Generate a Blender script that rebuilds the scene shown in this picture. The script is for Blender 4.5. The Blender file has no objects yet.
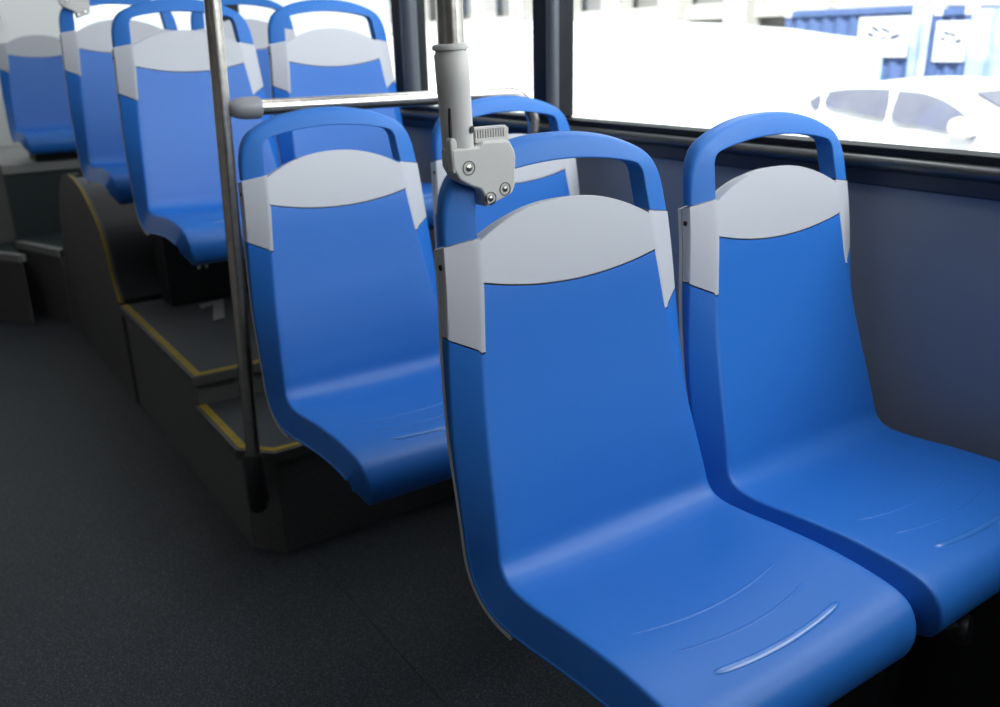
import bpy, bmesh, math, random
from mathutils import Vector, Matrix
random.seed(7)
sc = bpy.context.scene
col = sc.collection
FLOOR = -1.27            # the camera is the origin, the bus floor lies 1.27 m below it
Y0, X0 = .85, .765       # origin of the first seat in plan
R = math.radians

# ------------------------------------------------------------------ materials
def mat(name, color, rough=.5, metal=0., spec=.5, noise=None, bump=0., bscale=200., coat=0.):
    m = bpy.data.materials.new(name); m.use_nodes = True
    nt = m.node_tree; b = nt.nodes['Principled BSDF']
    b.inputs['Base Color'].default_value = (*color, 1); b.inputs['Roughness'].default_value = rough
    b.inputs['Metallic'].default_value = metal; b.inputs['Specular IOR Level'].default_value = spec
    b.inputs['Coat Weight'].default_value = coat; b.inputs['Coat Roughness'].default_value = .12
    tc = nt.nodes.new('ShaderNodeTexCoord')
    def nz(scale, det=3):
        n = nt.nodes.new('ShaderNodeTexNoise'); n.inputs['Scale'].default_value = scale
        n.inputs['Detail'].default_value = det; nt.links.new(tc.outputs['Object'], n.inputs['Vector']); return n
    if noise:
        c2, scale, lo, hi = noise
        n = nz(scale); r = nt.nodes.new('ShaderNodeValToRGB')
        r.color_ramp.elements[0].position = lo; r.color_ramp.elements[0].color = (*color, 1)
        r.color_ramp.elements[1].position = hi; r.color_ramp.elements[1].color = (*c2, 1)
        nt.links.new(n.outputs['Fac'], r.inputs['Fac']); nt.links.new(r.outputs['Color'], b.inputs['Base Color'])
    if bump:
        n = nz(bscale, 2); bp = nt.nodes.new('ShaderNodeBump'); bp.inputs['Strength'].default_value = bump
        bp.inputs['Distance'].default_value = .001
        nt.links.new(n.outputs['Fac'], bp.inputs['Height']); nt.links.new(bp.outputs['Normal'], b.inputs['Normal'])
    return m
M = {}
M['blue'] = mat('blue_plastic', (.017, .143, .52), .42, spec=.38, bump=.04, bscale=900)
M['blue_gloss'] = mat('blue_plastic_glossy_highlight', (.035, .17, .54), .2, spec=.7)  # lighter base puts the window highlight on the front rib into the colour
M['blue_handle'] = mat('blue_handle_plastic', (.019, .145, .49), .48, spec=.3, bump=.05, bscale=900)
M['grey'] = mat('light_grey_plastic', (.47, .485, .53), .42, spec=.4, bump=.05, bscale=900)
M['shell'] = mat('back_shell_grey', (.58, .58, .57), .45)
M['clamp'] = mat('warm_grey_plastic', (.55, .54, .52), .45, bump=.04, bscale=900)
M['steel'] = mat('brushed_steel', (.66, .62, .57), .27, 1., noise=((.56, .53, .49), 60, .4, .6))
M['chrome'] = mat('chrome', (.8, .8, .8), .1, 1.)
M['rail_sleeve'] = mat('grey_rail_sleeve', (.23, .235, .26), .4)
M['dark'] = mat('dark_metal', (.014, .015, .017), .45)
M['hole'] = mat('dark_hole', (.015, .013, .012), .6)
M['black'] = mat('black_frame', (.004, .005, .008), .5, spec=.25)
M['gloss'] = mat('glossy_black_trim', (.022, .023, .025), .33, spec=.8)
M['navy'] = mat('navy_band', (.010, .018, .04), .5)
M['wall'] = mat('wall_panel', (.20, .225, .27), .5, noise=((.215, .24, .285), 3, .3, .7))
M['pillar'] = mat('pillar_trim', (.07, .08, .10), .4)
M['lightwall'] = mat('light_wall', (.78, .80, .80), .5)
M['leftwall'] = mat('left_wall_panel', (.16, .15, .14), .6)
M['ceil'] = mat('ceiling_panel', (.55, .56, .57), .6)
M['yellow'] = mat('yellow_strip', (.33, .235, .012), .6, noise=((.25, .18, .012), 30, .4, .7))
M['nosing'] = mat('step_nosing', (.085, .083, .078), .55)
M['tread'] = mat('step_tread', (.045, .049, .054), .65, noise=((.08, .083, .084), 180, .55, .75), bump=.3, bscale=400)
M['riser'] = mat('step_riser', (.105, .104, .102), .55, noise=((.13, .128, .124), 90, .5, .7))
M['arch'] = mat('arch_panel', (.085, .083, .079), .55, noise=((.096, .093, .088), 20, .4, .6))
M['rearbox'] = mat('rear_box', (.022, .032, .034), .5)
M['rearedge'] = mat('rear_edge', (.26, .26, .25), .5)

def floor_mat():
    m = mat('floor_vinyl', (.0155, .0185, .022), .55, spec=.4)
    nt = m.node_tree; b = nt.nodes['Principled BSDF']; L = nt.links.new
    tc = nt.nodes.new('ShaderNodeTexCoord')
    n = nt.nodes.new('ShaderNodeTexNoise'); n.inputs['Scale'].default_value = 240; n.inputs['Detail'].default_value = 2
    L(tc.outputs['Object'], n.inputs['Vector'])
    r = nt.nodes.new('ShaderNodeValToRGB'); e = r.color_ramp.elements
    e[0].position = .52; e[0].color = (.022, .028, .037, 1); e[1].position = .74; e[1].color = (.14, .15, .155, 1)
    L(n.outputs['Fac'], r.inputs['Fac'])
    n2 = nt.nodes.new('ShaderNodeTexNoise'); n2.inputs['Scale'].default_value = 3; L(tc.outputs['Object'], n2.inputs['Vector'])
    mx = nt.nodes.new('ShaderNodeMixRGB'); mx.blend_type = 'MULTIPLY'; mx.inputs['Fac'].default_value = .35
    L(r.outputs['Color'], mx.inputs['Color1']); L(n2.outputs['Fac'], mx.inputs['Color2'])
    L(mx.outputs['Color'], b.inputs['Base Color'])
    bp = nt.nodes.new('ShaderNodeBump'); bp.inputs['Strength'].default_value = .25; bp.inputs['Distance'].default_value = .001
    L(n.outputs['Fac'], bp.inputs['Height']); L(bp.outputs['Normal'], b.inputs['Normal'])
    return m
M['floor'] = floor_mat()

def glass_mat(c):
    m = bpy.data.materials.new('window_glass'); m.use_nodes = True; nt = m.node_tree; nt.nodes.clear()
    o = nt.nodes.new('ShaderNodeOutputMaterial'); t = nt.nodes.new('ShaderNodeBsdfTransparent'); g = nt.nodes.new('ShaderNodeBsdfGlossy')
    t.inputs['Color'].default_value = (*c, 1); g.inputs['Roughness'].default_value = .02
    mx = nt.nodes.new('ShaderNodeMixShader'); mx.inputs['Fac'].default_value = .05
    nt.links.new(t.outputs[0], mx.inputs[1]); nt.links.new(g.outputs[0], mx.inputs[2]); nt.links.new(mx.outputs[0], o.inputs[0])
    return m
M['glass'] = glass_mat((.96, .98, .97)); M['tint'] = glass_mat((.05, .055, .06))  # dark tint of the unseen panes added to cut light from left and front

# ------------------------------------------------------------------ helpers
def tag(o, label=None, cat=None, group=None, kind=None):
    if label: o['label'] = label
    if cat: o['category'] = cat
    if group: o['group'] = group
    if kind: o['kind'] = kind
    return o
def empty(name, loc=(0, 0, 0)):
    o = bpy.data.objects.new(name, None); o.location = loc; o.empty_display_size = .1; col.objects.link(o); return o
def link(name, bm, m, parent=None, smooth=False, bevel=0., solid=0., merge=0., flip=False):
    if merge: bmesh.ops.remove_doubles(bm, verts=bm.verts, dist=merge)
    if flip: bmesh.ops.reverse_faces(bm, faces=bm.faces)
    me = bpy.data.meshes.new(name); bm.to_mesh(me); bm.free()
    me.materials.append(m)
    o = bpy.data.objects.new(name, me); col.objects.link(o)
    if smooth:
        for p in me.polygons: p.use_smooth = True
    if solid:
        s = o.modifiers.new('solid', 'SOLIDIFY'); s.thickness = solid; s.offset = -1; s.use_even_offset = False
    if smooth and not bevel:
        es = o.modifiers.new('edge_split', 'EDGE_SPLIT'); es.split_angle = R(48)
    if bevel:
        b = o.modifiers.new('bevel', 'BEVEL'); b.width = bevel; b.segments = 3; b.limit_method = 'ANGLE'; b.angle_limit = R(35)
        for p in me.polygons: p.use_smooth = True
        w = o.modifiers.new('wn', 'WEIGHTED_NORMAL'); w.keep_sharp = True
    if parent: o.parent = parent
    return o
def grid(bm, rows, close=False, flip=False):
    vs = [[bm.verts.new(p) for p in r] for r in rows]
    for a, b in zip(vs, vs[1:]):
        n = len(a)
        for j in range(n if close else n - 1):
            k = (j + 1) % n
            f = [a[j], a[k], b[k], b[j]]
            bm.faces.new(f[::-1] if flip else f)
    return vs
def box(bm, x0, x1, y0, y1, z0, z1):
    v = [bm.verts.new((x, y, z)) for z in (z0, z1) for x, y in ((x0, y0), (x1, y0), (x1, y1), (x0, y1))]
    for f in ((3, 2, 1, 0), (4, 5, 6, 7), (0, 1, 5, 4), (1, 2, 6, 5), (2, 3, 7, 6), (3, 0, 4, 7)): bm.faces.new([v[i] for i in f])
    return bm
def prism(bm, pts, axis, a, b):
    """extrude a 2D outline along an axis: axis x -> pts are (y,z); y -> (x,z); z -> (x,y)"""
    def P(p, t):
        return {'x': (t, p[0], p[1]), 'y': (p[0], t, p[1]), 'z': (p[0], p[1], t)}[axis]
    A = [bm.verts.new(P(p, a)) for p in pts]; B = [bm.verts.new(P(p, b)) for p in pts]
    n = len(pts)
    bm.faces.new(A[::-1]); bm.faces.new(B)
    for i in range(n): bm.faces.new([A[i], A[(i + 1) % n], B[(i + 1) % n], B[i]])
    bmesh.ops.recalc_face_normals(bm, faces=bm.faces)
    return bm
def cat(pts, n):
    """Catmull-Rom through points, n samples per span"""
    out = []
    P = [tuple(2 * a - b for a, b in zip(pts[0], pts[1]))] + list(pts) + [tuple(2 * a - b for a, b in zip(pts[-1], pts[-2]))]
    for i in range(1, len(P) - 2):
        p0, p1, p2, p3 = P[i - 1:i + 3]
        for k in range(n):
            t = k / n
            out.append(tuple(.5 * (2 * b + (c - a) * t + (2 * a - 5 * b + 4 * c - d) * t * t + (-a + 3 * b - 3 * c + d) * t ** 3) for a, b, c, d in zip(p0, p1, p2, p3)))
    out.append(tuple(pts[-1])); return out
def tube(bm, pts, rad, seg=24, caps=True):
    pts = [Vector(p) for p in pts]
    rads = rad if isinstance(rad, (list, tuple)) else [rad] * len(pts)
    up = None; rows = []
    for i, p in enumerate(pts):
        t = (pts[min(i + 1, len(pts) - 1)] - pts[max(i - 1, 0)]).normalized()
        if up is None: up = t.orthogonal().normalized()
        up = (up - t * up.dot(t)).normalized(); s = t.cross(up)
        rows.append([p + (up * math.cos(a) + s * math.sin(a)) * rads[i] for a in [2 * math.pi * k / seg for k in range(seg)]])
    vs = grid(bm, rows, close=True)
    if caps:
        bm.faces.new(vs[0][::-1]); bm.faces.new(vs[-1])
    return bm
def lathe(bm, prof, base, axis, seg=32):
    """prof: (radius, height) along axis from base"""
    a = Vector(axis).normalized(); u = a.orthogonal().normalized(); v = a.cross(u); b = Vector(base)
    rows = [[b + a * h + (u * math.cos(q) + v * math.sin(q)) * max(r, 1e-5) for q in [2 * math.pi * k / seg for k in range(seg)]] for r, h in prof]
    vs = grid(bm, rows, close=True)
    bm.faces.new(vs[0][::-1]); bm.faces.new(vs[-1])
    bmesh.ops.recalc_face_normals(bm, faces=bm.faces)
    return bm
def interp(tab, x):
    if x <= tab[0][0]: return tab[0][1]
    for (a, b), (c, d) in zip(tab, tab[1:]):
        if x <= c:
            t = (x - a) / (c - a); return b + (d - b) * t
    return tab[-1][1]
def copy_tree(o, parent=None):
    c = o.copy(); col.objects.link(c); c.parent = parent
    for ch in list(o.children): copy_tree(ch, c)
    return c

# ------------------------------------------------------------------ the seat
KN = [(.515, -.785), (.492, -.772), (.481, -.745), (.484, -.716), (.503, -.692), (.545, -.681), (.62, -.677), (.70, -.681), (.775, -.688), (.822, -.687), (.846, -.672),
      (.858, -.635), (.876, -.575), (.893, -.52), (.912, -.45), (.926, -.385), (.938, -.315), (.951, -.25), (.962, -.20), (.972, -.16)]
CUR = cat(KN, 16)
ARC = [0.]
for a, b in zip(CUR, CUR[1:]): ARC.append(ARC[-1] + math.dist(a, b))
def prof(s):
    lo, hi = 0, len(ARC) - 1
    while hi - lo > 1:
        m = (lo + hi) // 2
        if ARC[m] <= s: lo = m
        else: hi = m
    t = (s - ARC[lo]) / (ARC[hi] - ARC[lo]); a, b = CUR[lo], CUR[hi]
    p0, p1 = CUR[max(lo - 2, 0)], CUR[min(hi + 2, len(CUR) - 1)]
    d = math.dist(p0, p1); T = ((p1[0] - p0[0]) / d, (p1[1] - p0[1]) / d)
    return (a[0] + (b[0] - a[0]) * t, a[1] + (b[1] - a[1]) * t), (-T[1], T[0])
I0 = 16 * 10
def s_of_z(z):
    for i in range(I0, len(CUR) - 1):
        if CUR[i][1] <= z <= CUR[i + 1][1]: return ARC[i] + (ARC[i + 1] - ARC[i]) * (z - CUR[i][1]) / (CUR[i + 1][1] - CUR[i][1])
    return ARC[-1] if z > -.2 else ARC[I0]
S_A, S_B, S_C, S_E = s_of_z(-.2475), s_of_z(-.242), s_of_z(-.300), s_of_z(-.391)
S_E_OUT = s_of_z(-.368)
S_50, S_60 = s_of_z(-.50), s_of_z(-.60)
S_LIP, S_PAN, S_FRONT, S_BEND = ARC[0], ARC[16 * 8], ARC[16 * 4], ARC[I0]
WT = [(S_LIP, .186), (ARC[32], .194), (S_FRONT, .202), (S_PAN, .205), (S_BEND, .202), (S_60, .194), (S_50, .183), (S_E, .170), (S_C, .159), (S_B, .1555), (ARC[-1], .150)]
WO = [(S_LIP, .206), (ARC[32], .213), (S_FRONT, .2195), (S_PAN, .222), (S_BEND, .2235), (S_60, .2215), (S_50, .2185), (S_E, .2105), (S_C, .2035), (S_A, .2005), (ARC[-1], .193)]
DT = [(S_LIP, .034), (ARC[32], .036), (S_FRONT, .040), (S_PAN, .046), (S_BEND, .046), (S_60, .040), (S_50, .032), (S_E, .021), (S_C, .0145), (S_B, .012), (ARC[-1], .012)]
RT = [(S_LIP, .003), (S_PAN, .003), (S_BEND, .004), (S_60, .006), (S_50, .009), (S_E, .014), (S_C, .0165), (S_A, .0175), (ARC[-1], .0175)]
CT = [(S_LIP, .0), (S_FRONT, .004), (S_PAN, .012), (S_BEND, .012), (s_of_z(-.5), .007), (S_C, .004), (ARC[-1], .003)]
RF = .0045
def smooth_tab(tab):
    xs = [ARC[0] + (ARC[-1] - ARC[0]) * i / 200 for i in range(201)]
    ys = [interp(tab, x) for x in xs]
    for _ in range(14):
        ys = [ys[0]] + [(ys[i - 1] + 2 * ys[i] + ys[i + 1]) / 4 for i in range(1, 200)] + [ys[-1]]
    return list(zip(xs, ys))
WT, WO, DT, CT, RT = map(smooth_tab, (WT, WO, DT, CT, RT))
def lookup(tab, s):
    u = (s - tab[0][0]) / (tab[-1][0] - tab[0][0]) * 200; i = max(0, min(199, int(u))); f = u - i
    return tab[i][1] + (tab[i + 1][1] - tab[i][1]) * f
def place(s, x, dep):
    (y, z), n = prof(s)
    return (x, y + n[0] * dep - Y0, z + n[1] * dep - FLOOR)
def panel_pt(s, v, off=0.):
    w = lookup(WT, s) - RF
    return place(s, v * w, -lookup(CT, s) * (1 - v * v) ** 1.0 - off)
QF = [0, .25, .5, .75, 1.]         # rounded edge, then the flange, then a small roll back
def flange_pt(s, q, side, off=0.):
    """q 0..1 rounded edge, 1..2 flange face, 2..3 roll back"""
    w, wo, d = lookup(WT, s), lookup(WO, s), lookup(DT, s)
    L = math.hypot(wo - w, d); e = ((wo - w) / L, -d / L)
    if q <= 1:
        a, b, c = (w - RF, 0), (w, 0), (w + e[0] * RF, e[1] * RF)
        x = (1 - q) ** 2 * a[0] + 2 * q * (1 - q) * b[0] + q * q * c[0]; h = (1 - q) ** 2 * a[1] + 2 * q * (1 - q) * b[1] + q * q * c[1]
    elif q <= 2:
        u = q - 1; x = w + e[0] * (RF + (L - RF) * u); h = e[1] * (RF + (L - RF) * u)
    else:
        u = q - 2; x = wo + .0012 * math.sin(min(1, u * 3) * 1.57); h = -d - lookup(RT, s) * u
    return place(s, side * x, h - off)
Q = [0, .2, .4, .6, .8, 1., 1.33, 1.66, 1.93, 2.0, 2.12, 2.3, 2.65, 3.0]
def lerp(a, b, t): return a + (b - a) * t
NV = 28
VS = [-1 + 2 * i / NV for i in range(NV + 1)]
def s_low(v):   # lower border of the grey head panel
    return s_of_z(-.300 - .019 * (1 - v * v))
def s_crest(v):
    z = -.246 + .040 * (1 - abs(v) ** 2.2) ** 1.0
    return s_of_z(z)
GAP = .0012
def seat_shell_bm():
    bm = bmesh.new()
    base = [S_LIP + (S_E - GAP - S_LIP) * i / 90 for i in range(91)]
    rows = [[panel_pt(s, v) for v in VS] for s in base]
    top = []
    for i in range(1, 17):
        top.append([panel_pt(lerp(S_E - GAP, s_low(v) - GAP, i / 16), v) for v in VS])
    grid(bm, rows + top)
    for side in (-1, 1):
        fr = []
        for i, s in enumerate(base):
            r = []
            for q in Q:
                # near the top of the flange the border slants up outwards
                k = max(0., (i - 70) / 20.); u = min(max(q - .8, 0) / 1.2, 1.15)
                r.append(flange_pt(s + (S_E_OUT - S_E) * u * k ** 1.0, q, side))
            fr.append(r)
        grid(bm, fr, flip=(side < 0))
    return bm
def head_bm():
    bm = bmesh.new()
    r1 = []
    for i in range(15):
        r1.append([panel_pt(lerp(s_low(v) + GAP, s_crest(v), i / 14), v) for v in VS])
    # roll the crest edge back
    for off in (.002, .006, .014, .020):
        r1.append([panel_pt(s_crest(v) + (.0015 if off < .01 else .002), v, off) for v in VS])
    grid(bm, r1)
    for side in (-1, 1):
        fr = []
        st = [lerp(S_E + GAP, S_C + GAP, i / 10) for i in range(11)] + [lerp(S_C + GAP, S_B, i / 14) for i in range(1, 15)]
        n = len(st) - 1
        for i, s in enumerate(st):
            r = []
            for q in Q:
                u = min(max(q - .8, 0) / 1.2, 1.15)
                lo = (S_E_OUT - S_E) * u * max(0, 1 - i / 10.)
                hi = (S_A - S_B) * u * max(0, (i - 10) / 14.)
                r.append(flange_pt(s + lo + hi, q, side))
            fr.append(r)
        grid(bm, fr, flip=(side < 0))
    return bm
S_BACK0 = ARC[16 * 8 + 6]
def back_bm():
    """the light grey rear shell: a closed slab behind the blue shell, its edge shows as a thin rim"""
    bm = bmesh.new()
    sec = [(3, -1), (.9, -1)] + [(v, 0) for v in VS[2:-2:2]] + [(.9, 1), (3, 1)]
    NR = 90
    def pt(i, a, b, off):
        if b == 0: s1 = s_crest(a) - .001
        else: s1 = lerp(S_B, S_A, min(max(a - .8, 0) / 1.2, 1)) - .001
        s = lerp(S_BACK0, s1, i / NR)
        return panel_pt(s, a, off) if b == 0 else flange_pt(s, a, b, off)
    F = [[pt(i, a, b, .0012 if (b and a > 2) else .034 if b else .022) for a, b in sec] for i in range(NR + 1)]
    B = []
    for i in range(NR + 1):
        r = []
        for j, (a, b) in enumerate(sec):
            r.append(pt(i, a, b, .0082 if (b and a >= 2) else (.040 if b else .034)))
        B.append(r)
    f = grid(bm, F); b = grid(bm, B, flip=True)
    n = len(sec) - 1
    for i in range(NR):
        bm.faces.new([f[i][0], f[i + 1][0], b[i + 1][0], b[i][0]]); bm.faces.new([f[i + 1][n], f[i][n], b[i][n], b[i + 1][n]])
    for j in range(n):
        bm.faces.new([f[0][j + 1], f[0][j], b[0][j], b[0][j + 1]]); bm.faces.new([f[NR][j], f[NR][j + 1], b[NR][j + 1], b[NR][j]])
    bmesh.ops.recalc_face_normals(bm, faces=bm.faces)
    return bm
def handle_bm():
    pa, pb = flange_pt(S_A, 2., -1), flange_pt(S_B, .3, -1)
    outer = [(pa[0], pa[2] + FLOOR + .0012), (-.1985, -.228), (-.1945, -.202), (-.184, -.176), (-.162, -.1545), (-.112, -.134), (-.055, -.1225), (0, -.1195)]
    inner = [(pb[0], pb[2] + FLOOR + .0012), (-.1515, -.222), (-.1495, -.202), (-.147, -.184), (-.135, -.1715), (-.093, -.1625), (-.047, -.157), (0, -.155)]
    def sym(l): return l + [(-x, z) for x, z in l[-2::-1]]
    o, n = cat(sym(outer), 6), cat(sym(inner), 6)
    bm = bmesh.new(); rows = []
    for k, (a, b) in enumerate(zip(o, n)):
        leg = max(0., min(1., (-.165 - a[1]) / .07))
        yi = pb[1] + Y0 + .2 * (b[1] - pb[2] - FLOOR); yo = pa[1] + Y0 + .2 * (a[1] - pa[2] - FLOOR) - lerp(.004, 0, leg)
        yb_i = yi + .037; yb_o = yo + lerp(.024, .0185, leg)
        c = [(a[0], yo, a[1]), (b[0], yi, b[1]), (b[0], yb_i, b[1]), (a[0], yb_o, a[1])]
        rr = [.006 + .005 * (1 - leg), .0035, .006, .008]; ring = []
        for i in range(4):
            p = Vector(c[i]); d0 = (Vector(c[i - 1]) - p); d1 = (Vector(c[(i + 1) % 4]) - p)
            r0 = min(rr[i], d0.length * .45); r1 = min(rr[i], d1.length * .45)
            A, B = p + d0.normalized() * r0, p + d1.normalized() * r1
            for t in (0, .25, .5, .75, 1): ring.append(A * (1 - t) ** 2 + p * 2 * t * (1 - t) + B * t * t)
        rows.append([(q.x, q.y - Y0, q.z - FLOOR) for q in ring])
    vs = grid(bm, rows, close=True)
    bm.faces.new(vs[0][::-1]); bm.faces.new(vs[-1])
    bmesh.ops.recalc_face_normals(bm, faces=bm.faces)
    return bm
def s_of_y(y):
    for i in range(16 * 4, 16 * 9):
        if CUR[i][0] <= y <= CUR[i + 1][0]: return ARC[i] + (ARC[i + 1] - ARC[i]) * (y - CUR[i][0]) / (CUR[i + 1][0] - CUR[i][0])
    return S_FRONT
def rib_bm(x0, x1, ye, yc, wd, hgt):
    bm = bmesh.new(); rows = []; N = 40
    for i in range(N + 1):
        u = -1 + 2 * i / N; x = lerp(x0, x1, (u + 1) / 2); y = lerp(yc, ye, u * u)
        s = s_of_y(y); v = x / (lookup(WT, s) - RF)
        k = math.sqrt(max(0, 1 - abs(u) ** 14)) + .02
        r = []
        for t in (-1, -.8, -.5, 0, .5, .8, 1):
            s2 = s + t * wd * k; r.append(panel_pt(s2, v, -(hgt * k * (1 - t * t) ** .5) + .0004))
        rows.append(r)
    grid(bm, rows, flip=True)
    return bm
def make_seat(handle=True):
    t = empty('bus_seat')
    link('seat_shell', seat_shell_bm(), M['blue'], t, True, solid=.004, merge=2e-5)
    o = link('head_panel', head_bm(), M['grey'], t, True, solid=.004, merge=2e-5); o['label'] = 'light grey band across the top of the backrest'
    o = link('back_shell', back_bm(), M['shell'], t, True); o['label'] = 'grey rear shell'
    if handle:
        link('handle', handle_bm(), M['blue_handle'], t, True)['label'] = 'blue arched grab handle'
    for a in ((-.146, .121, .651, .634, .0028, .0016), (-.135, .118, .597, .580, .0028, .0016), (-.116, .117, .545, .535, .0060, .0030)):
        link('grip_rib', rib_bm(*a), M['blue_gloss' if a[4] > .004 else 'blue'], t, True)
    bm = bmesh.new()
    p = flange_pt(s_of_z(-.272), 2.55, -1)
    lathe(bm, [(.004, -.002), (.004, .0012), (.003, .0016), (.0028, .0005), (.0005, .0005)], (p[0] - .0002, p[1], p[2]), (-1, 0, 0), 16)
    link('screw', bm, M['hole'], t)
    return t
seat = make_seat()
G = 'blue plastic bus seats in pairs along the window side'
spots = [  # dx, dy, dz, label
    (0, 0, 0, 'blue plastic bus seat nearest the aisle in front, steel pole clamped to its handle'),
    (.45, 0, 0, 'blue bus seat in front beside the window wall, its handle below the white car'),
    (0, .785, 0, 'blue bus seat beside the lower step, standing under the horizontal steel rail'),
    (.45, .785, 0, 'blue bus seat mostly hidden behind the grey pole clamp, rail end behind its handle'),
    (0, 1.753, .26, 'blue bus seat on the raised platform behind the tall leaning steel pole'),
    (.45, 1.753, .26, 'blue bus seat on the raised platform under the window, rail crossing its lower backrest'),
    (0, 2.545, .314, 'blue bus seat over the wheel arch cover with a grey clamp on its handle'),
    (.45, 2.545, .314, 'blue bus seat almost hidden, seen in the gap between the two raised platform seats'),
]
for i, (dx, dy, dz, lab) in enumerate(spots):
    o = seat if i == 0 else copy_tree(seat)
    o.location = (X0 + dx, Y0 + dy, FLOOR + dz); tag(o, lab, 'seat', G)
rs = make_seat(False); tag(rs, 'rearmost blue bus seat with no handle, against the pale rear wall', 'seat', G)
rs.location = (X0, Y0 + 4.56, FLOOR + .30)

# ------------------------------------------------------------------ seat frames
def seat_support(dy, dz, label, drop=0., ped=True):
    t = empty('seat_support', (X0 + .225, Y0 + dy, FLOOR + dz)); tag(t, label, 'seat support', 'dark frames under the seat pairs')
    bm = bmesh.new(); zb = .475
    for y in (-.20, -.04): box(bm, -.36, .505, y - .018, y + .018, zb, zb + .036)
    link('cross_beam', bm, M['dark'], t, bevel=.004)
    for x in (-.33, -.12, .12, .33):
        bm = bmesh.new(); box(bm, x - .02, x + .02, -.26, .01, zb + .036, zb + .056); link('seat_bracket', bm, M['dark'], t, bevel=.003)
    if not ped: return t
    bm = bmesh.new(); prism(bm, [(-.20, zb), (-.03, zb), (-.06, .02 - drop), (-.16, .02 - drop)], 'x', .27, .33); link('pedestal', bm, M['dark'], t, bevel=.004)
    bm = bmesh.new(); box(bm, .23, .37, -.24, .02, -drop, .02 - drop); link('foot_plate', bm, M['dark'], t, bevel=.004)
    return t
seat_support(0, 0, 'dark metal frame under the two front seats')
f2 = seat_support(.785, 0, 'dark metal frame under the pair beside the lower step')
f3 = seat_support(1.753, .26, 'dark metal frame under the pair on the raised platform', -.131)
f4 = seat_support(2.545, .314, 'dark metal frame under the pair over the wheel arch', .014, False)
f5 = empty('seat_mount', (X0, Y0 + 4.56, -.65)); tag(f5, 'dark mount under the rearmost seat', 'seat support')
bm = bmesh.new(); box(bm, -.16, .16, -.25, .0, .121, .20); link('mount_box', bm, M['dark'], f5, bevel=.004)
# rod and hook under the front window-side seat
t = empty('seat_tilt_rod', (1.19, .585, FLOOR)); tag(t, 'dark steel rod with round knob under the front window seat', 'rod')
bm = bmesh.new(); tube(bm, [(-.13, -.02, .47), (-.02, -.035, .415), (.02, -.04, .40)], .009); link('rod', bm, M['dark'], t, True)
bm = bmesh.new(); lathe(bm, [(.006, -.012), (.02, -.012), (.024, -.006), (.024, .006), (.02, .012), (.006, .012)], (.03, -.042, .395), (.3, -1, .2)); link('knob', bm, M['dark'], t, True)
bm = bmesh.new(); tube(bm, [(-.13, -.02, .47), (-.16, .02, .473), (-.16, .06, .47)], .009); link('bent_end', bm, M['dark'], t, True)

# ------------------------------------------------------------------ grab poles with clamp on a seat handle
def make_pole():
    t = empty('grab_pole', (.593, .97, -.12))
    O = Vector((.593, .97, -.12))
    def L(p): return Vector(p) - O
    bm = bmesh.new(); tube(bm, [(-.001, 0, .06), (-.006, 0, 1.2)], .0164, 32); link('pole', bm, M['steel'], t, True)
    bm = bmesh.new()
    lathe(bm, [(.0190, -.016), (.0200, -.010), (.0203, .0), (.0212, .075), (.0214, .108), (.0196, .110), (.0196, .1125), (.0230, .1135), (.0230, .1175), (.021, .1195), (.0168, .1205), (.0168, .114)], (.003, 0, 0), (-.045, 0, 1), 40)
    s = link('sleeve', bm, M['clamp'], t, True)
    s['label'] = 'warm grey plastic sleeve'
    bm = bmesh.new(); lathe(bm, [(.0005, 0), (.0042, 0), (.0046, .0012), (.0001, .0014)], (.0125, -.0186, .018), (.45, -1, .0), 20); link('screw_hole', bm, M['hole'], s, True)
    bm = bmesh.new(); box(bm, -.0163, -.0143, -.0150, -.0105, .0, .045); link('slit', bm, M['hole'], s)
    # bracket: front plate and thickness, wrapping the corner of the handle
    pts = [(.574, -.124), (.6155, -.1235), (.6215, -.118), (.660, -.1185), (.664, -.121), (.671, -.132), (.673, -.141), (.671, -.179), (.666, -.1885), (.6235, -.2025), (.6225, -.189), (.6165, -.1785), (.600, -.172), (.591, -.167), (.584, -.163), (.575, -.147)]
    bm = bmesh.new(); prism(bm, [((x - O.x) * .985, z - O.z) for x, z in pts], 'y', -.021, .008)
    b = link('clamp_bracket', bm, M['clamp'], t, bevel=.0035); b['label'] = 'warm grey clamp bracket wrapped round the handle corner'
    bm = bmesh.new()
    prism(bm, [(-.0175, -.034), (-.012, -.034), (-.010, .002), (-.012, .008), (-.018, .010), (-.0205, .006), (-.0195, -.01)], 'y', -.020, -.008)
    link('latch_tab', bm, M['clamp'], t, bevel=.002)
    for x, z, r in ((.598, -.149, .0092), (.630, -.191, .0086), (.653, -.181, .0086)):
        bm = bmesh.new(); lathe(bm, [(r, .0), (r, .001), (r * .92, .0012), (r * .85, -.001), (.0002, -.001)], (x - O.x, -.0208, z - O.z), (0, -1, 0), 24); h = link('bolt_recess', bm, M['hole'], b, True)
        bm = bmesh.new(); lathe(bm, [(r * .5, -.001), (r * .5, .0008), (r * .44, .0014), (r * .28, .0014), (r * .24, .0016), (.0001, .0016)], (x - O.x, -.0208, z - O.z), (0, -1, 0), 20); link('bolt', bm, M['steel'], b, True)
    # toothed strip beside the sleeve
    bm = bmesh.new(); box(bm, .022, .072, -.012, .004, .000, .005); box(bm, .022, .072, -.004, .004, .005, .0155); box(bm, .067, .074, -.011, .004, .0, .0165); box(bm, .022, .074, -.006, .004, .0155, .0185)
    for k in range(11): box(bm, .0240 + k * .0040, .0260 + k * .0040, -.010, -.004, .004, .0162)
    link('toothed_strip', bm, M['clamp'], t)
    return t
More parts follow.
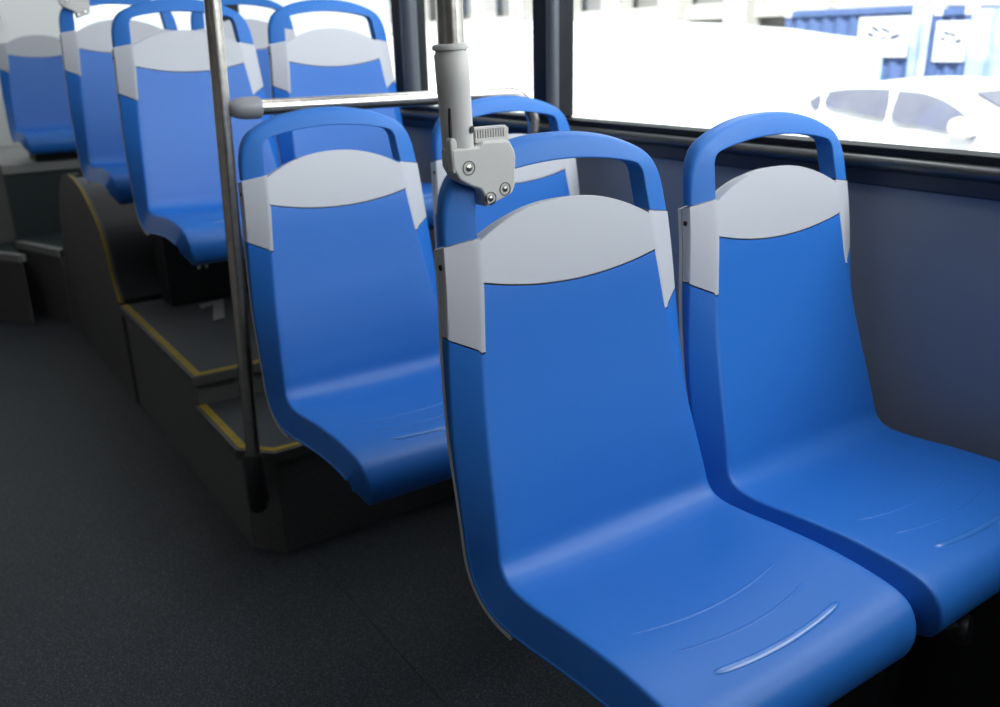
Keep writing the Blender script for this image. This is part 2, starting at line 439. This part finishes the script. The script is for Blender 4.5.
gp = make_pole(); tag(gp, 'vertical steel grab pole with grey sleeve clamped to the front aisle seat handle', 'pole', 'grab poles clamped to seat handles')
g2 = copy_tree(gp); g2.location = (.593, .97 + 2.545, -.12 + .314); tag(g2, 'blurred grab pole clamped to the far seat over the wheel arch, at top left', 'pole', 'grab poles clamped to seat handles')

# leaning pole by the step
PB, PT = Vector((.577, 1.962, -1.03)), Vector((.636, 1.905, 1.12))
def pole_at(z): return PB.lerp(PT, (z - PB.z) / (PT.z - PB.z))
t = empty('stanchion_pole', PB); tag(t, 'tall leaning steel pole standing at the corner of the lower step', 'pole')
bm = bmesh.new(); tube(bm, [pole_at(z) - PB for z in (-1.03, -.6, -.1, 1.1)], .0175, 32); link('pole', bm, M['steel'], t, True)
bm = bmesh.new(); lathe(bm, [(.0178, .09), (.022, .085), (.023, .0), (.023, -.06), (.019, -.066), (.0, -.066)], (0, 0, 0), PT - PB); link('foot_socket', bm, M['dark'], t, True)['label'] = 'dark foot socket bolted to the step'
bm = bmesh.new(); box(bm, -.005, .028, .0, .045, -.055, .03); link('foot_bracket', bm, M['dark'], t, bevel=.004)
# horizontal rail
a = pole_at(-.122); zr = -.122
t = empty('grab_rail', a); tag(t, 'horizontal steel rail running from the leaning pole towards the window', 'rail')
pts = [(.05, 0, 0), (.4, 0, -.002), (.74, 0, -.004)]
for k in range(1, 10):
    q = k / 9 * math.pi / 2; pts.append((.74 + .09 * math.sin(q), 0, -.004 - .09 * (1 - math.cos(q))))
pts += [(.83, 0, -.3), (.83, 0, -.975 - zr)]
bm = bmesh.new(); tube(bm, pts, .0172, 28); link('rail_tube', bm, M['steel'], t, True)
bm = bmesh.new(); lathe(bm, [(.008, .015), (.015, .018), (.0195, .026), (.0225, .037), (.0238, .050), (.024, .078), (.0225, .083), (.0175, .084)], (0, 0, 0), (1, 0, -.003)); link('rail_sleeve', bm, M['rail_sleeve'], t, True)['label'] = 'dark grey end sleeve'
bm = bmesh.new(); lathe(bm, [(.045, 0), (.045, .008), (.02, .012)], (.83, 0, -.975 - zr), (0, 0, 1)); link('rail_foot', bm, M['dark'], t, True)

# ------------------------------------------------------------------ setting
def struct(name, bm, m, bevel=0., smooth=False, parent=None):
    o = link(name, bm, m, parent, smooth, bevel)
    if not parent: o['kind'] = 'structure'
    return o
WX, LX, YB, YF, ZC = 1.50, -1.05, 6.3, -3.2, 1.12
bm = bmesh.new(); box(bm, LX - .1, WX + .15, YF, YB + .2, FLOOR - .06, FLOOR); struct('floor', bm, M['floor'])
bm = bmesh.new(); box(bm, .696, .699, .2, 1.96, FLOOR, FLOOR + .0012); struct('trim_1', bm, M['hole'])
bm = bmesh.new(); box(bm, LX - .1, WX + .15, YF, YB + .2, ZC, ZC + .06); struct('ceiling', bm, M['ceil'])
# right wall below the windows
bm = bmesh.new(); box(bm, WX, WX + .06, YF, YB, FLOOR, -.266); struct('wall_right', bm, M['wall'])
bm = bmesh.new(); box(bm, WX - .012, WX + .05, YF, YB, -.266, -.232); struct('trim_2', bm, M['navy'], .004)
bm = bmesh.new()
rows = []
for y in (YF, YB):
    rows.append([(WX + .04, y, -.237), (WX - .012, y, -.237)] + [(WX - .012 - .018 * math.sin(q), y, -.2235 - .0135 * math.cos(q)) for q in [math.pi * k / 14 for k in range(15)]] + [(WX + .04, y, -.210)])
grid(bm, rows); bmesh.ops.recalc_face_normals(bm, faces=bm.faces); struct('trim_3', bm, M['gloss'], smooth=True)
bm = bmesh.new(); box(bm, WX - .010, WX + .05, YF, YB, -.212, -.1955); struct('trim_4', bm, M['black'], .003)
bm = bmesh.new(); box(bm, WX, WX + .06, YF, YB, .86, ZC); struct('wall_right_upper', bm, M['lightwall'])
pil = [(1.927, 2.02), (2.711, 2.825), (4.55, 4.75)]
for i, (y0, y1) in enumerate(pil):
    bm = bmesh.new(); box(bm, WX - .012, WX + .06, y0, y1, -.197, .87); p = struct('trim_%d' % (5 + 2 * i), bm, M['black'], .006)
    bm = bmesh.new(); ym = (1.9285, 2.70, 4.65)[i]; tube(bm, [(WX - .012, ym, -.19), (WX - .012, ym, .86)], (.021, .034, .03)[i] * .8, 16); struct('trim_%d' % (6 + 2 * i), bm, M['pillar'], smooth=True)
spans = [(-1.2, 1.927), (2.02, 2.711), (2.825, 4.55), (4.75, YB)]
for i, (y0, y1) in enumerate(spans):
    bm = bmesh.new(); box(bm, WX + .028, WX + .034, y0, y1, -.197, .87); o = struct('window_%d' % (i + 1), bm, M['glass'])
bm = bmesh.new(); box(bm, WX, WX + .06, YF, -1.2, -.197, .87); struct('trim_20', bm, M['black'])
for i, y in enumerate((-3.2, -1.7, -.2, 1.3, 2.8, 4.3)):
    bm = bmesh.new(); box(bm, LX - .034, LX - .028, y + .15, y + 1.5, 0, .86); struct('window_%d' % (i + 6), bm, M['tint'])
bm = bmesh.new(); box(bm, 1.40, WX, YF, 1.9, FLOOR, -.80); struct('baseboard_right', bm, M['dark'], .01)
bm = bmesh.new(); box(bm, .56, 1.39, -.06, -.02, FLOOR, -.30); struct('added_shade_panel', bm, M['navy'], .008)  # unseen panel added to shade the lower backs and lips of the front seats
bm = bmesh.new(); box(bm, LX, WX, YF - .06, YF, FLOOR, -.1); box(bm, LX, WX, YF - .06, YF, .95, ZC); struct('wall_front_lower', bm, M['navy'])
bm = bmesh.new(); box(bm, LX, WX, YF - .036, YF - .03, -.1, .95); struct('window_14', bm, M['tint'])
# left wall with a row of windows, rear wall with window
bm = bmesh.new(); box(bm, LX - .06, LX, YF, YB, FLOOR, .0); box(bm, LX - .06, LX, YF, YB, .86, ZC)
struct('wall_left', bm, M['leftwall'])
bm = bmesh.new()
for y in (-3.2, -1.7, -.2, 1.3, 2.8, 4.3, 5.8): box(bm, LX - .06, LX, y, y + .15, 0, .86)
struct('trim_21', bm, M['black'])
bm = bmesh.new(); box(bm, LX, 1.08, YB - .05, YB, FLOOR, ZC); box(bm, 1.08, WX, YB - .05, YB, FLOOR, .06); box(bm, 1.08, WX, YB - .05, YB, .9, ZC)
struct('wall_rear', bm, M['lightwall'])
bm = bmesh.new(); box(bm, 1.08, WX, YB - .03, YB - .024, .06, .9); struct('window_5', bm, M['glass'])
# small dark knob on the rear wall
bm = bmesh.new(); lathe(bm, [(.02, 0), (.03, .01), (.03, .03), (.02, .04)], (.655, YB - .05, .205), (0, -1, 0)); tag(link('wall_knob', bm, M['dark'], None, True), 'small black knob on the pale rear wall at the left edge', 'knob')

# ------------------------------------------------------------------ steps and platform
EX = .572
def inset(pts, d):
    """inset open edge path to its left side"""
    out = []
    for i, p in enumerate(pts):
        ns = []
        for a, b in ((i - 1, i), (i, i + 1)):
            if 0 <= a and b < len(pts):
                dx, dy = pts[b][0] - pts[a][0], pts[b][1] - pts[a][1]; l = math.hypot(dx, dy); ns.append((-dy / l, dx / l))
        nx, ny = sum(n[0] for n in ns), sum(n[1] for n in ns); l = math.hypot(nx, ny); nx, ny = nx / l, ny / l
        k = d / max(.3, nx * ns[0][0] + ny * ns[0][1]); out.append((p[0] + nx * k, p[1] + ny * k))
    return out
def strip(path, d0, d1, z0, z1):
    a, b = inset(path, d0), inset(path, d1)
    bm = bmesh.new()
    for (p, q, r, s) in zip(a, a[1:], b, b[1:]):
        prism(bm, [p, q, s, r], 'z', z0, z1)
    bmesh.ops.remove_doubles(bm, verts=bm.verts, dist=1e-5)
    return bm
def step(label, path, back, z0, z1, yw=.021, treadmat='tread'):
    """path: open edge of the tread, aisle side first, then the front"""
    t = empty('step', (path[0][0], path[0][1], z0)); O = t.location
    tag(t, label, 'step')
    loc = [(x - O.x, y - O.y) for x, y in path]; bk = [(x - O.x, y - O.y) for x, y in back]; h = z1 - z0
    ins = inset(loc, .012)
    bm = bmesh.new(); prism(bm, ins + bk, 'z', 0, h - .022); link('riser', bm, M['riser'], t)
    bm = bmesh.new(); prism(bm, loc + bk, 'z', h - .022, h); link('tread', bm, M[treadmat], t, bevel=.004)
    bm = strip(loc, -.003, .006, h - .026, h + .0008); link('nosing', bm, M['nosing'], t)
    bm = strip(loc, .008, .008 + yw, h - .002, h + .0016); link('yellow_strip', bm, M['yellow'], t)
    return t
step('lower dark step with yellow edge beside the leaning pole', [(EX, 2.431), (EX, 2.075), (.642, 1.995), (1.498, 1.995)], [(1.498, 2.431)], FLOOR, -.972)
s2 = step('upper dark step with yellow edge carrying the raised seats', [(EX, 3.345), (EX, 2.42), (1.498, 2.42)], [(1.498, 3.345)], FLOOR, -.88)
bm = bmesh.new()  # pale floor bracket on the upper tread
tag_ = empty('floor_bracket', (.775, 2.87, -.878)); tag(tag_, 'small pale bracket plate lying on the upper step', 'bracket')
prism(bm, [(.031, .281), (.128, .305), (.054, .059), (.010, .046), (.075, .255), (.022, .225)], 'z', 0, .004)
link('plate', bm, M['rearedge'], tag_)
# seat box under the raised pair, two bolts on its front
t = empty('seat_box', (EX + .15, 3.0, -.88)); tag(t, 'black box under the raised seats with two small bolts', 'box')
bm = bmesh.new(); box(bm, .0, .76, .20, .34, .001, .31); link('box_body', bm, M['dark'], t, bevel=.006)
for x in (.115, .142):
    bm = bmesh.new(); lathe(bm, [(.007, 0), (.007, .005), (.004, .007), (.0002, .007)], (x, .20, .13), (0, -1, 0), 12); link('bolt', bm, M['chrome'], t, True)
# wheel arch cover
arc = cat([(3.35, -.872), (3.407, -.795), (3.441, -.695), (3.515, -.61), (3.631, -.545), (3.78, -.495), (3.934, -.474), (4.09, -.487), (4.22, -.53), (4.34, -.617), (4.45, -.75), (4.53, -.9)], 4)
t = empty('wheel_arch_cover', (EX, 3.35, FLOOR)); tag(t, 'dark curved wheel arch cover with a yellow edge beside the aisle', 'wheel arch')
L = [(y - 3.35, z - FLOOR) for y, z in arc]
bm = bmesh.new(); prism(bm, [(.0, .0)] + L + [(1.19, .0)], 'x', 0, .02); link('side_panel', bm, M['arch'], t)
bm = bmesh.new(); prism(bm, [(.02, .0)] + [(y + .0, z - .012) for y, z in L[1:]] + [(1.17, .0)], 'x', .02, 1.498 - EX); link('cover', bm, M['dark'], t)
def ribbon(L, x0, x1, th):
    bm = bmesh.new(); rows = []
    for i, p in enumerate(L):
        a, b = L[max(i - 1, 0)], L[min(i + 1, len(L) - 1)]; d = math.dist(a, b); n = (-(b[1] - a[1]) / d, (b[0] - a[0]) / d)
        q = (p[0] + n[0] * th, p[1] + n[1] * th)
        rows.append([(x0, *p), (x0, *q), (x1, *q), (x1, *p)])
    vs = grid(bm, rows, close=True); bm.faces.new(vs[0]); bm.faces.new(vs[-1][::-1]); bmesh.ops.recalc_face_normals(bm, faces=bm.faces); return bm
n = 4 * 6 + 2
link('yellow_strip', ribbon(L[:n], -.001, .009, .005), M['yellow'], t)
link('edge_trim', ribbon(L[n - 1:], .0, .04, .008), M['nosing'], t)
# rear platform and steps
t = empty('rear_platform', (.44, 5.15, FLOOR)); tag(t, 'dark box platform under the rearmost seat with a grey edge', 'platform')
bm = bmesh.new(); box(bm, 0, 1.05, 0, 1.09, 0, .69); link('platform_body', bm, M['rearbox'], t)
bm = bmesh.new(); box(bm, -.012, 1.05, -.015, 1.09, .69, .74); link('edge', bm, M['rearedge'], t, bevel=.008)
bm = bmesh.new(); box(bm, -1.45, -.002, -.03, 1.09, 0, .745); link('aisle_panel', bm, M['arch'], t)
def rstep(label, pts, z1):
    t = empty('rear_step', (pts[0][0], pts[0][1], FLOOR)); tag(t, label, 'step')
    p = [(x - pts[0][0], y - pts[0][1]) for x, y in pts]; h = z1 - FLOOR
    bm = bmesh.new(); prism(bm, p, 'z', 0, h - .03); link('riser', bm, M['arch'], t)
    bm = bmesh.new(); prism(bm, p, 'z', h - .03, h); link('tread', bm, M['rearbox'], t)
    bm = strip(p[:2], -.006, .028, h - .034, h + .001); link('nosing', bm, M['rearedge'], t)
rstep('rear step with a pale slanting edge beside the wheel arch cover', [(.425, 5.03), (.568, 4.65), (1.4, 4.65), (1.4, 5.115), (.425, 5.115)], -.90)
rstep('lower rear step with a pale edge at the left border', [(.20, 5.10), (.405, 4.74), (.41, 4.74), (.41, 5.11), (.2, 5.11)], -.918)

# ------------------------------------------------------------------ outside
ROAD = -1.95
M['road'] = mat('asphalt', (.40, .40, .41), .8, noise=((.45, .45, .45), 40, .4, .6))
M['white_paint'] = mat('white_paint', (.85, .86, .87), .3)
M['tarp'] = mat('white_sheet', (.88, .90, .89), .7, noise=((.80, .87, .84), 1.2, .5, .75))
M['green'] = mat('green_edge', (.55, .78, .66), .6)
M['cont'] = mat('container_blue', (.10, .165, .36), .5, noise=((.115, .18, .39), 3, .4, .6))
M['cont2'] = mat('sheet_light_blue', (.34, .45, .66), .5, noise=((.6, .68, .8), 1.6, .45, .6))
M['carglass'] = mat('car_glass', (.15, .16, .22), .2, noise=((.19, .20, .25), 2.5, .4, .65))
M['mark'] = mat('printed_mark', (.05, .06, .12), .6)
M['tyre'] = mat('tyre', (.03, .03, .03), .8)
M['concrete'] = mat('concrete', (.50, .49, .47), .8, noise=((.58, .57, .55), 2, .4, .6))
M['concrete_dark'] = mat('concrete_dark', (.26, .26, .26), .8)
bm = bmesh.new(); box(bm, 1.75, 60, -40, 70, ROAD - .1, ROAD); struct('floor_road', bm, M['road'])
# car (drives towards -Y)
t = empty('parked_car', (9.0, 5.6, ROAD)); tag(t, 'white parked car seen through the front window', 'car')
CO = t.location
def cp(y, z): return (y - CO.y, z - CO.z)
side = [cp(*p) for p in [(7.75, -1.72), (7.82, -1.35), (7.72, -1.0), (7.25, -.93), (6.9, -.74), (6.55, -.60), (6.15, -.51), (5.8, -.48), (5.4, -.505), (5.05, -.58), (4.65, -.74), (4.1, -1.0), (3.5, -1.12), (3.15, -1.27), (3.05, -1.6), (3.1, -1.75)]]
sm = cat(side, 4)
bm = bmesh.new()
def carx(z, side):   # tumblehome
    h = max(0, z - .95); return side * (.87 - .42 * h * .75) if h > 0 else side * .87
rows = []
Ns = 12
for i in range(Ns + 1):
    u = -1 + 2 * i / Ns
    rows.append([(.87 + (abs(carx(z, 1)) * math.copysign(abs(u) ** .8, u)), y, z - .02 * u * u * (z > 1)) for y, z in sm])
vs = grid(bm, rows); bm.faces.new(vs[0][::-1]); bm.faces.new(vs[-1]); bmesh.ops.recalc_face_normals(bm, faces=bm.faces)
body = link('car_body', bm, M['white_paint'], t)
def glass_panel(name, pts, m, off=.012):
    pp = cat([cp(*p) for p in pts] + [cp(*pts[0])], 4)[:-1]
    bm = bmesh.new()
    f = [bm.verts.new((.87 - abs(carx(z, 1)) - off, y, z)) for y, z in pp]; b = [bm.verts.new((.87 - abs(carx(z, 1)) + .03, y, z)) for y, z in pp]
    k = len(pp); bm.faces.new(f); bm.faces.new(b[::-1])
    for i in range(k): bm.faces.new([f[i], b[i], b[(i + 1) % k], f[(i + 1) % k]])
    bmesh.ops.recalc_face_normals(bm, faces=bm.faces)
    return link(name, bm, m, t)
glass_panel('quarter_window', [(6.80, -.74), (6.70, -.665), (6.66, -.70), (6.68, -.83)], M['carglass'])
glass_panel('side_window', [(6.57, -.62), (6.3, -.585), (5.83, -.575), (5.81, -.60), (5.79, -.86), (5.83, -.875), (6.2, -.83), (6.56, -.775)], M['carglass'])
glass_panel('side_window', [(5.70, -.585), (5.4, -.61), (5.12, -.69), (4.86, -.83), (4.80, -.89), (4.95, -.97), (5.3, -.935), (5.68, -.885)], M['carglass'])
bm = bmesh.new(); ww = [cp(4.98, -.625), cp(4.52, -.83)]
v = [bm.verts.new((x, y - .02, z + .03)) for x, (y, z) in ((.30, ww[0]), (1.44, ww[0]), (1.5, ww[1]), (.24, ww[1]))]; bm.faces.new(v)
link('windscreen', bm, M['carglass'], t, solid=.01)
bm = bmesh.new(); lathe(bm, [(.005, -.12), (.07, -.11), (.1, -.05), (.1, .05), (.07, .11), (.005, .12)], (-.12, 4.82 - CO.y, -.91 - CO.z), (0, 1, .1)); link('wing_mirror', bm, M['white_paint'], t, True)
bm = bmesh.new(); box(bm, -.05, .06, 4.72 - CO.y, 4.84 - CO.y, -1.02 - CO.z, -.98 - CO.z); link('mirror_arm', bm, M['carglass'], t)
for y in (4.05, 6.9):
    for x in (.02, 1.55):
        bm = bmesh.new(); lathe(bm, [(.16, 0), (.3, 0), (.32, .03), (.32, .17), (.3, .2), (.16, .2)], (x - .03, y - CO.y, .32), (1, 0, 0), 36); link('wheel', bm, M['tyre'], t, True)
# white sheeted barrier, container, blue sheet, building
t = empty('sheet_barrier', (12, 8, ROAD)); tag(t, 'long white sheeted barrier behind the white car', 'barrier')
bm = bmesh.new()
top = [(34, -.25), (27, .0), (23.5, .18), (21, .37), (18.5, .44), (16, .40), (14, .36), (13.2, .40), (12.6, .31), (11, .22), (9.3, .08), (8.6, -.02), (7.9, -.10)]
rows = []
for k, zf in enumerate((0, .3, .6, .85, 1.)):
    rows.append([(.06 * math.sin(y * 5 + k) * (.3 + zf), y - 8, (z - ROAD) * zf) for y, z in cat(top, 5)])
grid(bm, rows); link('sheet', bm, M['tarp'], t, True, solid=.02)
bm = bmesh.new(); box(bm, -.04, .02, -.17, -.1, 0, 1.83); link('green_edge', bm, M['green'], t)
def container(loc, y0, y1, zt, m, label, poster, pl):
    t = empty('shipping_container', (loc, (y0 + y1) / 2, ROAD)); tag(t, label, 'container', 'containers behind the car')
    h = zt - ROAD; yc = (y0 + y1) / 2
    bm = bmesh.new(); n = max(4, int((y1 - y0) / .07)); pts = []
    for i in range(n + 1):
        y = lerp(y0 + .1, y1 - .1, i / n); pts.append((.03 if (i // 2) % 2 else -.01, y - yc))
    grid(bm, [[(x, y, .05) for x, y in pts], [(x, y, h - .08) for x, y in pts]]); box(bm, .05, 2.3, y0 + .02 - yc, y1 - .02 - yc, .02, h - .02)
    link('corrugated_side', bm, m, t)
    for za, zb in ((h - .1, h), (0, .12)):
        bm = bmesh.new(); box(bm, -.04, .08, y0 - yc, y1 - yc, za, zb); link('side_rail', bm, m, t)
    for y in (y0, y1 - .12):
        bm = bmesh.new(); box(bm, -.03, .08, y - yc, y + .12 - yc, .12, h - .1); link('corner_post', bm, m, t)
        bm = bmesh.new(); box(bm, -.06, .1, y - .01 - yc, y + .13 - yc, h - .11, h + .02); link('corner_casting', bm, M['white_paint'], t, bevel=.02)
    a, b, z0, z1 = poster
    bm = bmesh.new(); box(bm, -.06, -.045, a - yc, b - yc, z0 - ROAD, z1 - ROAD); p = link('poster', bm, M['white_paint'], t); p['label'] = pl
    w, hh = b - a, z1 - z0
    for (u, v, du, dv, rot) in ((.26, .50, .22, .10, -.3), (.45, .66, .26, .07, .4), (.66, .70, .22, .08, .5), (.74, .56, .16, .09, .3), (.48, .48, .20, .06, -.4)):
        bm = bmesh.new(); bmesh.ops.create_circle(bm, cap_ends=True, segments=20, radius=.5)
        mm = Matrix.Translation((-.063, a + u * w - yc, z0 + v * hh - ROAD)) @ Matrix.Rotation(rot, 4, 'X') @ Matrix.Diagonal((1, du * w, dv * hh, 1)) @ Matrix.Rotation(math.pi / 2, 4, 'Y')
        bmesh.ops.transform(bm, matrix=mm, verts=bm.verts); link('printed_mark', bm, M['mark'], p)
container(13.5, 7.95, 10.75, .40, M['cont'], 'dark blue shipping container with a white poster, behind the barrier', (8.35, 9.25, -.36, .25), 'white poster with dark printed swirl marks')
container(13.3, 7.27, 7.87, .33, M['cont'], 'narrow blue container end with a white poster, above the car roof', (7.30, 7.80, -.42, .15), 'white poster with small dark marks')
bm = bmesh.new()
rows = [[(.05 * math.sin(y * 22) + .03 * math.sin(y * 9 + k), y, z) for y in [lerp(-.14, .14, i / 16) for i in range(17)]] for k, z in enumerate((0, .8, 1.6, 2.33))]
grid(bm, rows); o = link('hanging_sheet', bm, M['cont2'], None, True, solid=.01); o.location = (13.1, 7.97, ROAD); tag(o, 'light blue sheet hanging between the two blue containers', 'sheet')
bm = bmesh.new()
rows = [[(.06 * math.sin(y * 14) + .03 * math.sin(y * 5 + k), y, z) for y in [lerp(-1.2, 1.2, i / 60) for i in range(61)]] for k, z in enumerate((0, .8, 1.6, 2.25))]
grid(bm, rows); o = link('hanging_sheet', bm, M['cont2'], None, True, solid=.01); o.location = (13.0, 5.93, ROAD); tag(o, 'wide pale blue sheet at the right, above the car bonnet', 'sheet')
t = empty('building', (24, 18, ROAD)); tag(t, 'pale concrete building with columns far behind the barrier', 'building')
bm = bmesh.new(); box(bm, 1.2, 4, -22, 30, 0, 9); link('rear_wall', bm, M['concrete_dark'], t)
for k in range(14):
    y = -16 + k * 3.1
    bm = bmesh.new(); box(bm, -.2, .55, y, y + .95, 0, 9); link('column', bm, M['concrete'], t)
for z in (2.55, 5.6):
    bm = bmesh.new(); box(bm, .3, 1.2, -22, 30, z, z + .5); link('beam', bm, M['concrete'], t)
bm = bmesh.new(); box(bm, 1.0, 1.2, -22, 30, 0, 1.9); link('parapet', bm, M['concrete'], t)

# ------------------------------------------------------------------ light
w = bpy.data.worlds.new('sky'); sc.world = w; w.use_nodes = True
bg = w.node_tree.nodes['Background']; bg.inputs['Color'].default_value = (.86, .93, 1, 1); bg.inputs['Strength'].default_value = 1.5
sd = bpy.data.lights.new('sun', 'SUN'); sd.energy = 9; sd.angle = R(3); sd.color = (1, .97, .92)
so = bpy.data.objects.new('sun', sd); col.objects.link(so)
so.rotation_euler = Vector((.55, .35, -.80)).to_track_quat('-Z', 'Y').to_euler()
def lamp(name, loc, size, energy, target, color=(1, 1, 1)):
    l = bpy.data.lights.new(name, 'AREA'); l.shape = 'RECTANGLE'; l.size, l.size_y = size; l.energy = energy; l.color = color
    o = bpy.data.objects.new(name, l); col.objects.link(o); o.location = loc
    o.rotation_euler = (Vector(target) - Vector(loc)).to_track_quat('-Z', 'Y').to_euler(); return o
lamp('windscreen_light', (.9, -3.0, .75), (1.6, .8), 16, (.9, 1.2, -.25), (.95, .98, 1))
for y, e in ((-2.0, 8), (-.8, 6), (.3, 5), (1.25, 5), (2.2, 5), (3.2, 4), (4.2, 3)):
    lamp('ceiling_fill', (.95, y, 1.10), (.7, .5), e, (.90, y + .9, -.2), (.97, .98, 1))
lamp('ceiling_fill', (.1, 5.75, 1.10), (1.6, .3), 9, (.1, 6.2, .1))  # added wash light that brightens the rear wall
for y, e in ((1.0, 2), (3.3, 7)):
    lamp('ceiling_fill', (-.45, y, 1.10), (.3, 1.2), e, (-.05, y + .3, -1), (.97, .98, 1))  # added fill over the aisle, lifts the steps and wheel arch
for y, e in ((-1.0, 18), (.35, 13), (1.45, 11), (2.5, 6)):
    lamp('window_daylight', (1.85, y, .62), (1.1, .5), e, (.65, y + 1.35, -.35), (.96, .98, 1))

# ------------------------------------------------------------------ camera
f, yaw, pit, rol = 873.42, R(33.946), R(19.5965), R(-1.3738)
Fv = Vector((math.sin(yaw) * math.cos(pit), math.cos(yaw) * math.cos(pit), -math.sin(pit)))
r = Vector((math.cos(yaw), -math.sin(yaw), 0)); u = r.cross(Fv)
Rv = r * math.cos(rol) + u * math.sin(rol); Uv = -r * math.sin(rol) + u * math.cos(rol)
cd = bpy.data.cameras.new('camera'); cam = bpy.data.objects.new('camera', cd); col.objects.link(cam)
cam.matrix_world = Matrix(((Rv.x, Uv.x, -Fv.x, 0), (Rv.y, Uv.y, -Fv.y, 0), (Rv.z, Uv.z, -Fv.z, 0), (0, 0, 0, 1)))
cd.sensor_width = 36; cd.lens = f * 36 / 1000; cd.clip_start = .02
cd.dof.use_dof = True; cd.dof.focus_distance = 1.22; cd.dof.aperture_fstop = 4.3; cd.dof.aperture_blades = 9
sc.camera = cam
sc.view_settings.view_transform = 'Standard'; sc.view_settings.look = 'None'; sc.view_settings.exposure = 0.
sc.cycles.use_denoising = True
